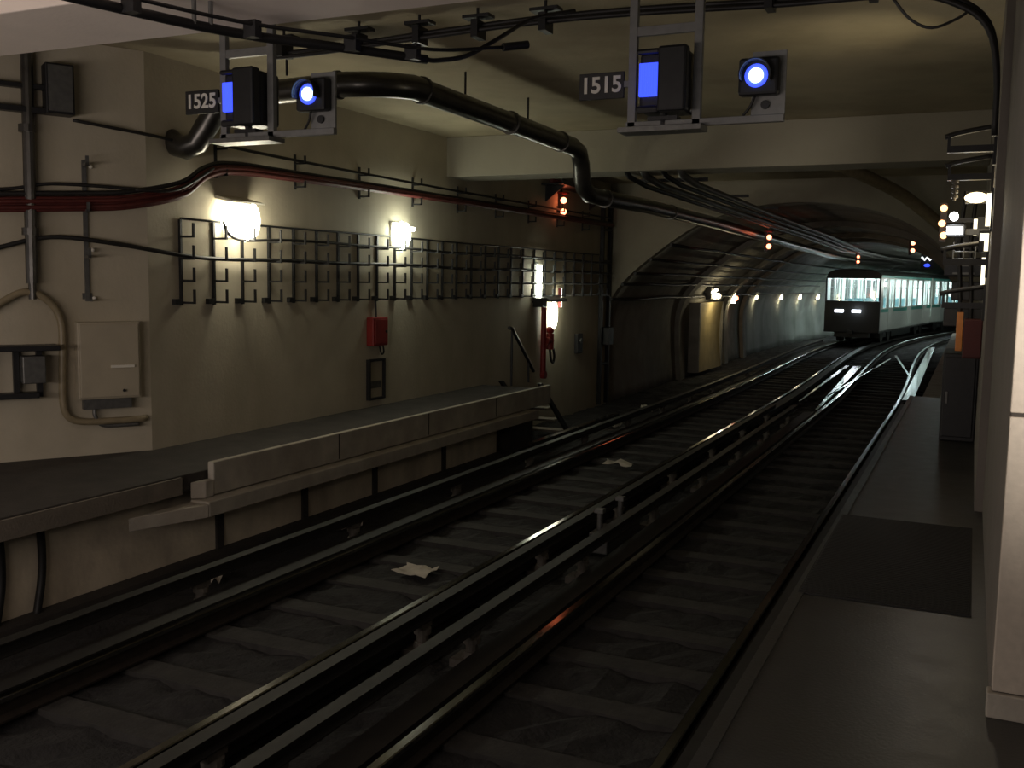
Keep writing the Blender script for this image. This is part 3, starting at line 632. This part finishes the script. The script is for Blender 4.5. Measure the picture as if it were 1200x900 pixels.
for x in (-5.75, -4.95, -4.35, -3.8, -3.2, -1.45, -0.75):
    MB().bb(Vector((x-0.03, 7.36, 3.56))-T0, Vector((x+0.03, 7.52, 3.70))-T0).cyl(Vector((x, 7.43, 3.7))-T0, Vector((x, 7.43, ZC))-T0, 0.012).bb(Vector((x-0.12, 7.38, 3.72))-T0, Vector((x+0.12, 7.5, 3.745))-T0).build('clamp', 'blackmetal', t)

# ------------------------------------------------------------------ hanging signals
def signal(loc, number, label, s=1.08, lens_w=0.13, top=3.8):
    t = thing('hanging_signal', label, 'signal', loc, group='hanging blue signals')
    x0, x1 = -0.22*s, 0.22*s; H = top-loc[2]
    f = MB()
    for x in (x0, x1):
        f.bb((x-0.03, -0.025, 0), (x+0.03, 0.025, H))
    f.bb((x0, -0.02, 0.60*s), (x1, 0.02, 0.66*s)); f.bb((x0-0.04, -0.025, 0), (0.78*s, 0.025, 0.05))
    f.build('frame', 'signalgrey', t, bevel=0.004)
    MB().bb((x0-0.07, -0.12, -0.035), (x1+0.06, 0.08, 0.0)).build('tray', 'grey', t)
    h = MB(); h.bb((-0.15*s, -0.10, 0.09*s), (0.18*s, 0.16, 0.48*s)); hb = h.build('lamp_housing', 'blackmetal', t, bevel=0.03)
    hd = MB(); hd.prism([(0.0, 0.08*s), (0.19*s, 0.08*s), (0.19*s, 0.49*s), (0.0, 0.49*s)], 1, -0.20, -0.10); hd.bb((-0.16*s, -0.15, 0.455*s), (0.0, -0.10, 0.49*s)); hd.bb((-0.16*s, -0.14, 0.08*s), (0.0, -0.10, 0.13*s)); hd.build('visor', 'blackmetal', hb, bevel=0.02)
    b = MB(); n = 9; x = -0.14*s; w = lens_w*s
    b.bb((x, -0.13, 0.19*s), (x+w, -0.10, 0.40*s))
    for k in range(n): b.cyl((x+w*(k+.5)/n, -0.13, 0.195*s), (x+w*(k+.5)/n, -0.13, 0.395*s), w/n*0.45, seg=6)
    b.build('lens', 'blue', hb)
    MB().cyl((0, 0, 0.02), (0, 0, 0.09*s), 0.03).bb((-0.10*s, -0.05, 0.045*s), (0.10*s, 0.05, 0.07*s)).build('mount', 'blackmetal', t)
    pl = MB(); pl.bb((-0.60*s, -0.012, 0.21*s), (-0.28*s, 0.012, 0.385*s)); pl = pl.build('number_plate', 'black', t, bevel=0.004)
    MB().bb((-0.29*s, -0.01, 0.28*s), (x0, 0.02, 0.32*s)).build('plate_arm', 'signalgrey', t)
    text(number, 0.148*s, 'digits', 'white', pl, (-0.44*s, -0.016, 0.298*s), (R(90), 0, 0))
    MB().bb((0.57*s, 0.0, 0.05), (0.78*s, 0.02, 0.44*s)).build('lamp_plate', 'signalgrey', t)
    sb = MB(); sb.bb((0.50*s, -0.10, 0.16*s), (0.75*s, 0.0, 0.39*s)); sb = sb.build('repeater_lamp', 'blackmetal', t, bevel=0.02)
    cx, cz = 0.615*s, 0.275*s
    v = MB(); N = 14
    for k in range(N):
        a0 = PI*(-0.1+1.2*k/N); a1 = PI*(-0.1+1.2*(k+1)/N)
        v.cyl((cx+0.095*s*math.cos(a0), -0.15, cz+0.095*s*math.sin(a0)), (cx+0.095*s*math.cos(a1), -0.15, cz+0.095*s*math.sin(a1)), 0.008, seg=5)
        am = (a0+a1)/2; v.box((cx+0.095*s*math.cos(am), -0.13, cz+0.095*s*math.sin(am)), (0.03, 0.10, 0.008), Matrix.Rotation(-(am+PI/2), 4, 'Y'))
    v.build('hood', 'blackmetal', sb)
    MB().cyl((cx, -0.112, cz), (cx, -0.10, cz), 0.072*s, seg=20).build('lens', 'blue', sb)
    MB().cyl((cx, -0.122, cz), (cx, -0.110, cz), 0.046*s, seg=20).build('bulb', 'bluewhite', sb)
    MB().cyl((0.66*s, -0.02, 0.11*s), (0.66*s, 0.0, 0.11*s), 0.03).build('knob', 'blackmetal', t)
    MB().tube([(0.6*s, -0.05, 0.16*s), (0.57*s, -0.03, 0.10*s), (0.52*s, -0.01, 0.05)], 0.01, 6, smooth=4).build('lead', 'black', t)
    return t
signal((-2.08, 7.0, 2.70), '1515', 'large hanging signal with blue lens and number plate 1515, in the middle of the photo')
signal((-5.39, 6.5, 2.70), '1525', 'farther hanging signal with blue lens and number plate 1525, before the steel duct')
point((-1.44, 6.7, 3.05), (0.3, 0.55, 1.0), 0.05, 0.05)
point((-4.75, 6.2, 3.05), (0.4, 0.6, 1.0), 0.03, 0.05)

# ================================================================== RIGHT WALL EQUIPMENT
t = thing('cable_support', 'uppermost dark cable arm sticking out of the right wall, loop on top', 'cable arm', (WR, 8.4, 2.62), group='cable arms on the right wall')
MB().bb((-0.34, -0.03, 0), (0, 0.03, 0.05)).bb((-0.34, -0.03, 0.05), (-0.32, 0.03, 0.12)).build('arm', 'blackmetal', t)
MB().tube([(-0.36, 0, 0.12), (-0.25, 0, 0.15), (0.0, 0, 0.19)], 0.02, 8, smooth=4).build('cable', 'black', t)
MB().bb((-0.02, -0.05, -0.1), (0.0, 0.05, 0.2)).build('wall_plate', 'blackmetal', t)
dup(t, (WR, 8.9, 2.46), 'second dark cable arm from the top on the right wall, above the flood lamp')
dup(t, (WR, 9.0, 1.78), 'third dark cable arm from the top on the right wall, below the flood lamp')
dup(t, (WR, 9.4, 1.42), 'lowest dark cable arm on the right wall, above the orange plate')
t = thing('flood_lamp', 'dazzling white flood lamp fixed to the right wall with a wire basket', 'flood lamp', (WR, 9.4, 1.9))
MB().bb((-0.34, 0.0, 0.13), (-0.19, 0.1, 0.24)).build('housing', 'blackmetal', t, bevel=0.01)
MB().bb((-0.335, -0.03, 0.155), (-0.21, 0.0, 0.215)).build('lens', 'cool', t)
MB().cyl((-0.285, -0.03, 0.305), (-0.285, 0.05, 0.305), 0.036).build('upper_lens', 'cool', t)
b = MB()
for z in (-0.06, 0.0): b.tube([(-0.27, -0.1, z), (-0.10, -0.1, z), (-0.10, 0.1, z), (-0.27, 0.1, z), (-0.27, -0.1, z)], 0.006, 6)
for x in (-0.27, -0.19, -0.10): b.cyl((x, -0.1, -0.06), (x, -0.1, 0.08), 0.006)
b.build('basket', 'grey', t)
MB().bb((-0.2, 0.03, 0.15), (0.0, 0.08, 0.2)).build('arm', 'blackmetal', t)
point((WR-0.33, 9.25, 2.07), (0.95, 0.97, 1.0), 0.8, 0.06)
t = thing('orange_marker_lamps', 'cluster of small orange lamps left of the dazzling flood lamp', 'marker lamps', (WR-0.27, 10.2, 2.0))
for x, z in ((-0.12, 0.33), (-0.13, 0.19), (-0.11, 0.08)):
    MB().sph((x, -0.05, z), 0.032).build('bulb', 'marker', t)
MB().bb((-0.15, -0.02, 0.02), (-0.09, 0.02, 0.38)).build('backplate', 'blackmetal', t)
MB().bb((-0.09, 0.0, 0.2), (0.27, 0.03, 0.24)).build('arm', 'blackmetal', t)
t = thing('bulkhead_light', 'oval warm bulkhead light under the cable arms on the right wall', 'bulkhead light', (WR, 9.1, 2.28))
MB().bb((-0.20, 0.0, 0.01), (0.0, 0.06, 0.11)).build('base', 'blackmetal', t)
MB().sph((-0.12, -0.02, 0.055), 0.09, (1.0, 0.5, 0.5)).build('globe', 'warm', t)
sp = bpy.data.lights.new('uplight', 'SPOT'); sp.energy = 9; sp.color = (1.0, 0.85, 0.55); sp.spot_size = R(62); sp.spot_blend = 1.0; sp.shadow_soft_size = 0.05
so = bpy.data.objects.new('uplight', sp); COL.objects.link(so); so.location = (WR-0.2, 8.95, 2.5); so.rotation_euler = (Vector((-1.15, 9.3, 3.8))-so.location).to_track_quat('-Z', 'Y').to_euler()
point((WR-0.15, 8.9, 2.2), (1.0, 0.82, 0.52), 2.4, 0.06)
t = thing('lit_wall_strip', 'tall glowing strip standing for lamp-lit right wall, topmost of the strips', 'lit wall strip', (WR, 8.3, 2.04), group='glowing strips for lit right wall')
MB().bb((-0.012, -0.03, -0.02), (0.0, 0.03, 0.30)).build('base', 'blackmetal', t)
MB().bb((-0.045, -0.03, 0.02), (-0.012, 0.03, 0.26)).build('tube', 'strip', t)  # glowing slab that stands for wall lit by lamps, no tube
dup(t, (WR, 9.6, 1.60), 'lowest glowing strip standing for lamp-lit right wall, above the orange plate')
t = thing('lit_wall_strip', 'shortest glowing strip standing for lamp-lit right wall, right of the flood lamp', 'lit wall strip', (WR, 9.9, 2.07), group='glowing strips for lit right wall')
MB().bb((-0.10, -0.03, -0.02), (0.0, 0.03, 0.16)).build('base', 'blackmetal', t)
MB().bb((-0.13, -0.03, 0.0), (-0.10, 0.03, 0.14)).build('tube', 'strip', t)  # another glowing stand-in for a lit piece of wall
t = thing('lit_wall_box', 'small square glowing box standing for lit right wall between two glowing strips', 'light box', (WR, 8.8, 1.88))
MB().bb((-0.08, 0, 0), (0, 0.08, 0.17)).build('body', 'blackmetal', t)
MB().bb((-0.075, -0.012, 0.09), (-0.01, 0.0, 0.15)).bb((-0.04, -0.012, 0.01), (-0.01, 0.0, 0.09)).build('face', 'strip', t)  # glowing face stands for a lit patch of wall
t = thing('orange_plate', 'upright orange painted plate at chest height on the right wall', 'orange plate', (WR-0.2, 10.6, 0.98))
MB().bb((-0.03, 0, 0), (0.03, 0.03, 0.38)).build('panel', 'orange', t, bevel=0.005)
MB().bb((-0.01, 0.03, 0.1), (0.2, 0.06, 0.15)).build('bracket', 'blackmetal', t)
point((WR-0.30, 10.2, 1.35), (1.0, 0.75, 0.4), 0.12, 0.03)
t = thing('extinguisher_box', 'dark red box right of the orange plate on the right wall', 'red box', (WR, 10.0, 0.95))
MB().bb((-0.16, 0, 0), (0, 0.25, 0.36)).build('body', 'darkred', t, bevel=0.01)
MB().bb((-0.15, -0.015, 0.02), (-0.01, 0.0, 0.34)).build('door', 'darkred', t)
t = thing('relay_cabinet', 'tall dark relay cabinet against the right wall below the orange plate', 'cabinet', (WR, 11.2, 0.0))
MB().bb((-0.34, 0, 0), (0, 0.9, 0.92)).build('body', 'blackmetal', t, bevel=0.015)
MB().bb((-0.32, -0.02, 0.05), (-0.03, 0.0, 0.88)).build('door', 'blackmetal', t, bevel=0.008)
MB().bb((-0.30, -0.04, 0.4), (-0.28, -0.02, 0.52)).build('handle', 'grey', t)
t = thing('equipment_rack', 'dark stack of boxes and cables on the right wall beyond the flood lamp', 'equipment rack', (WR, 11.0, 1.05))
for z, w in ((0.15, 0.36), (0.42, 0.30), (0.66, 0.38), (0.92, 0.30)):
    MB().bb((-w, 0, z), (0, 0.5, z+0.19)).build('box', 'blackmetal', t, bevel=0.012)
MB().bb((-0.3, -0.02, 0.68), (-0.1, 0.0, 0.70)).bb((-0.26, -0.02, 0.76), (-0.12, 0.0, 0.78)).build('bracket', 'grey', t)
for x in (-0.12, -0.22): MB().tube([(x, -0.03, 1.5), (x-.03, -0.04, 1.0), (x, -0.03, 0.5), (x+.02, -0.03, 0.0)], 0.02, 7, smooth=4).build('cable', 'black', t)
t = thing('pale_insulator', 'small pale ribbed insulator hanging above the flood lamp', 'insulator', (WR-0.28, 8.9, 2.30))
b = MB(); b.cyl((0, 0, 0), (0, 0, 0.17), 0.012)
for z in (0.02, 0.06, 0.10, 0.14): b.cyl((0, 0, z), (0, 0, z+0.02), 0.026)
b.build('body', 'insul', t)

# ribbed rubber mat and drain strip on the right platform
b = MB(); b.bb((PE+0.03, 5.2, 0.0), (WR-0.01, 7.15, 0.008))
for i in range(64): b.bb((PE+0.04, 5.22+0.03*i, 0.008), (WR-0.02, 5.235+0.03*i, 0.013))
tag(b.build('ribbed_mat', 'mat', loc=(PE+0.03, 5.2, 0)), 'dark ribbed rubber mat laid across the right platform', 'mat')
tag(MB().bb((-0.42, 16.2, -0.42), (-0.05, 16.4, -0.40)).build('cover_plate', 'signalgrey'), 'small pale cover plate on the ground past the platform end', 'plate')
# small blue signal past the train
t = thing('far_signal', 'tiny far signal with a blue lamp above the train roof at right', 'signal', (-1.85, 45.0, 2.35))
MB().bb((-0.25, 0, 0.0), (0.25, 0.05, 0.7)).cyl((0, 0.03, 0.7), (0, 0.03, 1.2), 0.03).build('board', 'blackmetal', t)
MB().sph((0, -0.04, 0.14), 0.09, (1.4, 0.6, 0.8)).build('lamp', 'blue', t)
MB().tube([(-0.22, -0.03, 0.48), (-0.1, -0.03, 0.36), (0.0, -0.03, 0.48), (0.1, -0.03, 0.36), (0.22, -0.03, 0.48)], 0.035, 6).build('marker', 'text_glint', t)  # glowing zigzag imitating white glints on the signal's lettering

# ================================================================== TRAIN
def car(t, y0, front):
    L = 14.3; W = 1.2; zf = 0.55; zw0, zw1, zr = 1.62, 2.92, 3.22
    # openings along the side: (y, width, kind)
    ops = []; y = 1.0
    seq = [('w', 0.95), ('g', 0.35), ('d', 1.25), ('g', 0.35), ('w', 1.35), ('g', 0.3), ('w', 1.35), ('g', 0.35), ('d', 1.25), ('g', 0.35), ('w', 1.35), ('g', 0.3), ('w', 1.35), ('g', 0.35), ('d', 1.25), ('g', 0.35), ('w', 0.75)]
    y = 0.55
    for k, w in seq: ops.append((k, y, y+w)); y += w
    L = y+0.5
    for sx in (-1, 1):
        b = MB(); xa, xb = sx*W, sx*(W-0.06)
        b.bb((xa, y0, zf), (xb, y0+L, zw0)); b.bb((xa, y0, zw1), (xb, y0+L, zr-0.14))
        prev = y0
        for k, a, c in ops:
            if k == 'g': continue
            b.bb((xa, prev, zw0), (xb, y0+a+0.05, zw1)); prev = y0+c-0.05
        b.bb((xa, prev, zw0), (xb, y0+L, zw1))
        side = b.build('side_panel', 'train_white', t)
        MB().bb((sx*(W+0.006), y0+0.1, zw0-0.20), (sx*W, y0+L-0.1, zw0-0.06)).build('stripe', 'train_teal', side, label='jade green waist stripe')
        MB().bb((sx*(W+0.006), y0+0.1, zw1+0.05), (sx*W, y0+L-0.1, zr-0.14)).build('roof_stripe', 'train_jade_glint', side, label='jade green stripe along the roof edge, lightened as if reflecting lamps')
        for k, a, c in ops:
            if k == 'w':
                MB().bb((sx*(W-0.03), y0+a+0.05, zw0), (sx*(W-0.038), y0+c-0.05, zw1)).build('window', 'glass', t)
                MB().bb((sx*(W+0.004), y0+a+0.05, zw1-0.42), (sx*(W-0.05), y0+c-0.05, zw1-0.37)).build('window_bar', 'train_dark', t)
            if k == 'd':
                d = MB(); m = (a+c)/2
                for e in (a+0.03, m-0.05, m+0.01, c-0.08): d.bb((sx*(W+0.012), y0+e, zf+0.1), (sx*(W-0.05), y0+e+0.06, zw1))
                d.bb((sx*(W+0.01), y0+a+0.05, zf+0.1), (sx*(W-0.02), y0+c-0.05, zw0-0.02))
                dr = d.build('door', 'train_white', t)
                MB().bb((sx*(W-0.03), y0+a+0.09, zw0-0.02), (sx*(W-0.038), y0+c-0.09, zw1)).build('pane', 'glass', dr)
    MB().bb((-W, y0, zf-0.05), (W, y0+L, zf+0.05)).build('underframe', 'train_dark', t)
    rf = [(-W, zr-0.14), (-W+0.12, zr-0.02), (-W+0.4, zr+0.10), (0, zr+0.16), (W-0.4, zr+0.10), (W-0.12, zr-0.02), (W, zr-0.14), (W-0.06, zr-0.16), (-W+0.06, zr-0.16)]
    MB().prism(rf, 1, y0, y0+L).build('roof', 'train_roof', t)
    MB().bb((-W+0.06, y0+0.05, 1.02), (W-0.06, y0+L-0.05, 1.06)).build('car_floor', 'train_in', t)
    MB().bb((-W+0.06, y0+0.05, zr-0.19), (W-0.06, y0+L-0.05, zr-0.165)).build('car_ceiling', 'train_in', t)
    for x in (-0.6, 0.6): MB().bb((x-0.09, y0+0.5, zr-0.23), (x+0.09, y0+L-0.4, zr-0.195)).build('ceiling_lamp', 'train_lamp', t)
    MB().bb((-W+0.06, y0+L-0.06, 1.05), (W-0.06, y0+L-0.02, zr-0.17)).build('end_wall', 'train_in', t)
    for k, a, c in ops:
        if k == 'd':
            for x in (-0.5, 0.5): MB().cyl((x, y0+(a+c)/2, 1.06), (x, y0+(a+c)/2, zr-0.18), 0.022).build('pole', 'chrome', t)
        if k == 'w' and c-a > 1:
            for x in (-0.75, 0.75):
                MB().bb((x-0.36, y0+a+0.2, 1.4), (x+0.36, y0+a+0.62, 1.5)).bb((x-0.36, y0+a+0.2, 1.5), (x+0.36, y0+a+0.28, 1.98)).build('seat', 'seat', t)
    for yy in (2.6, L-2.6):
        bg = MB().bb((-0.95, y0+yy-1.3, 0.22), (0.95, y0+yy+1.3, 0.42)).build('bogie', 'train_dark', t)
        for x in (-0.86, 0.86):
            for q in (-0.85, 0.85): MB().cyl((x-0.12, y0+yy+q, 0.43), (x+0.12, y0+yy+q, 0.43), 0.43, seg=20).build('tyre', 'black', bg)
    MB().bb((-0.9, y0+4.6, 0.15), (0.9, y0+L-4.6, 0.5)).build('equipment_box', 'train_dark', t, bevel=0.03)
    if front:
        f = MB(); 
        f.prism([(-W, 0.50), (W, 0.50), (W, 1.92), (-W, 1.92)], 1, y0-0.12, y0+0.02)
        f.prism([(-W, 2.92), (W, 2.92), (W-0.12, 3.2), (W-0.4, 3.32), (-W+0.4, 3.32), (-W+0.12, 3.2)], 1, y0-0.10, y0+0.02)
        for sx in (-1, 1): f.bb((sx*W, y0-0.11, 1.92), (sx*(W-0.07), y0+0.02, 2.92))
        cab = f.build('cab_front', 'train_dark', t, bevel=0.02)
        MB().bb((-W+0.07, y0-0.08, 1.92), (W-0.07, y0-0.07, 2.92)).build('windscreen', 'glass', t)
        for x in (-0.55, 0.2):
            MB().bb((x-0.19, y0-0.15, 1.40), (x+0.19, y0-0.12, 1.52)).build('headlight', 'headlight', cab)
        MB().bb((-0.75, y0-0.05, 0.28), (0.75, y0+0.3, 0.5)).build('skirt', 'train_dark', t)
        MB().bb((-0.12, y0-0.4, 0.45), (0.12, y0, 0.6)).build('coupler', 'train_dark', t)
        for x in (-0.55, 0.0, 0.55): MB().bb((x-0.3, y0+0.4, 1.05), (x+0.3, y0+0.8, 1.75)).build('desk', 'train_in', t)
        for x in (-0.95, -0.45, 0.3, 0.8): MB().cyl((x, y0+0.9, 1.06), (x, y0+0.9, zr-0.18), 0.03).build('pole', 'chrome', t)
    return L
T = thing('metro_train', 'white and jade metro train with lit windows coming along the left track', 'train', (-4.93, 47.0, ZR), -R(6.0))
L = car(T, 0.0, True)
# second car, coupled behind, follows the curve
T2 = bpy.data.objects.new('rear_car', None)
car(T2, 0.0, False)
a = R(6.0)
m1 = Matrix.Translation((-4.93, 47.0, ZR)) @ Matrix.Rotation(-a, 4, 'Z')
m2 = Matrix.Translation((-4.93+math.sin(a)*(L+0.5), 47.0+math.cos(a)*(L+0.5), ZR)) @ Matrix.Rotation(-R(13), 4, 'Z')
for ch in list(T2.children):
    ch.parent = T; ch.matrix_basis = m1.inverted() @ m2 @ ch.matrix_basis
bpy.data.objects.remove(T2)
MB().bb((-0.7, L-0.05, 0.9), (0.7, L+0.6, 2.9)).build('gangway', 'black', T)
point((-4.93, 46.0, 0.5), (0.85, 0.93, 1.0), 2, 0.1, 'headlight_glow')

for y in (48.0, 54.0, 60.0): point((-1.25+dx(y), y, 1.7), (0.92, 1.0, 0.93), 14, 0.1, 'train_side_fill')  # unseen point lights added to brighten the train's side
# ================================================================== LIGHT AND CAMERA
def area(loc, rot, sx, sy, col, w, name):
    l = bpy.data.lights.new(name, 'AREA'); l.shape = 'RECTANGLE'; l.size = sx; l.size_y = sy; l.color = col; l.energy = w
    o = bpy.data.objects.new(name, l); COL.objects.link(o); o.location = loc; o.rotation_euler = rot; return o
area((-5.5, -0.6, 1.2), (R(104), 0, 0), 7, 0.5, (1.0, 0.86, 0.79), 42, 'station_bounce_fill')  # unseen area light added in place of light bounced from the station
a_ = area((1.15, -0.6, 1.9), (R(90), 0, 0), 0.8, 0.3, (1.0, 0.90, 0.80), 13, 'pillar_fill'); a_.data.spread = R(38)  # unseen light added and narrowed to brighten only the pillar
w = bpy.data.worlds.new('world'); scn.world = w; w.use_nodes = True
w.node_tree.nodes['Background'].inputs['Color'].default_value = (1.0, 0.96, 0.96, 1); w.node_tree.nodes['Background'].inputs['Strength'].default_value = 0.022

cam = bpy.data.cameras.new('camera'); co = bpy.data.objects.new('camera', cam); COL.objects.link(co)
cam.sensor_width = 36; cam.lens = 36*1160/1200; cam.clip_end = 300; cam.clip_start = 0.05
def cam_matrix(vp=(1142, 337), roll=0.9, F=1160.0):
    d = Vector((vp[0]-600, -(vp[1]-450), -F)).normalized(); r = R(roll)
    Aa = math.cos(r)*d.y; Bb = math.cos(r)*d.z; Cc = -math.sin(r)*d.x
    ph = math.atan2(Bb, Aa); p = ph+math.acos(Cc/math.hypot(Aa, Bb))
    if math.cos(p) < 0: p = ph-math.acos(Cc/math.hypot(Aa, Bb))
    u = Vector((math.sin(r), math.cos(r)*math.cos(p), math.cos(r)*math.sin(p)))
    rt = d.cross(u)
    return Matrix((rt, d, u))
co.matrix_world = Matrix.Translation((0, 0, 1.6)) @ cam_matrix().to_4x4()
scn.camera = co
scn.view_settings.view_transform = 'Standard'; scn.view_settings.look = 'None'
scn.view_settings.gamma = 1; scn.view_settings.use_curve_mapping = False; scn.view_settings.exposure = 1.5
scn.cycles.use_denoising = True
scn.cycles.max_bounces = 8
scn.cycles.sample_clamp_indirect = 4.0
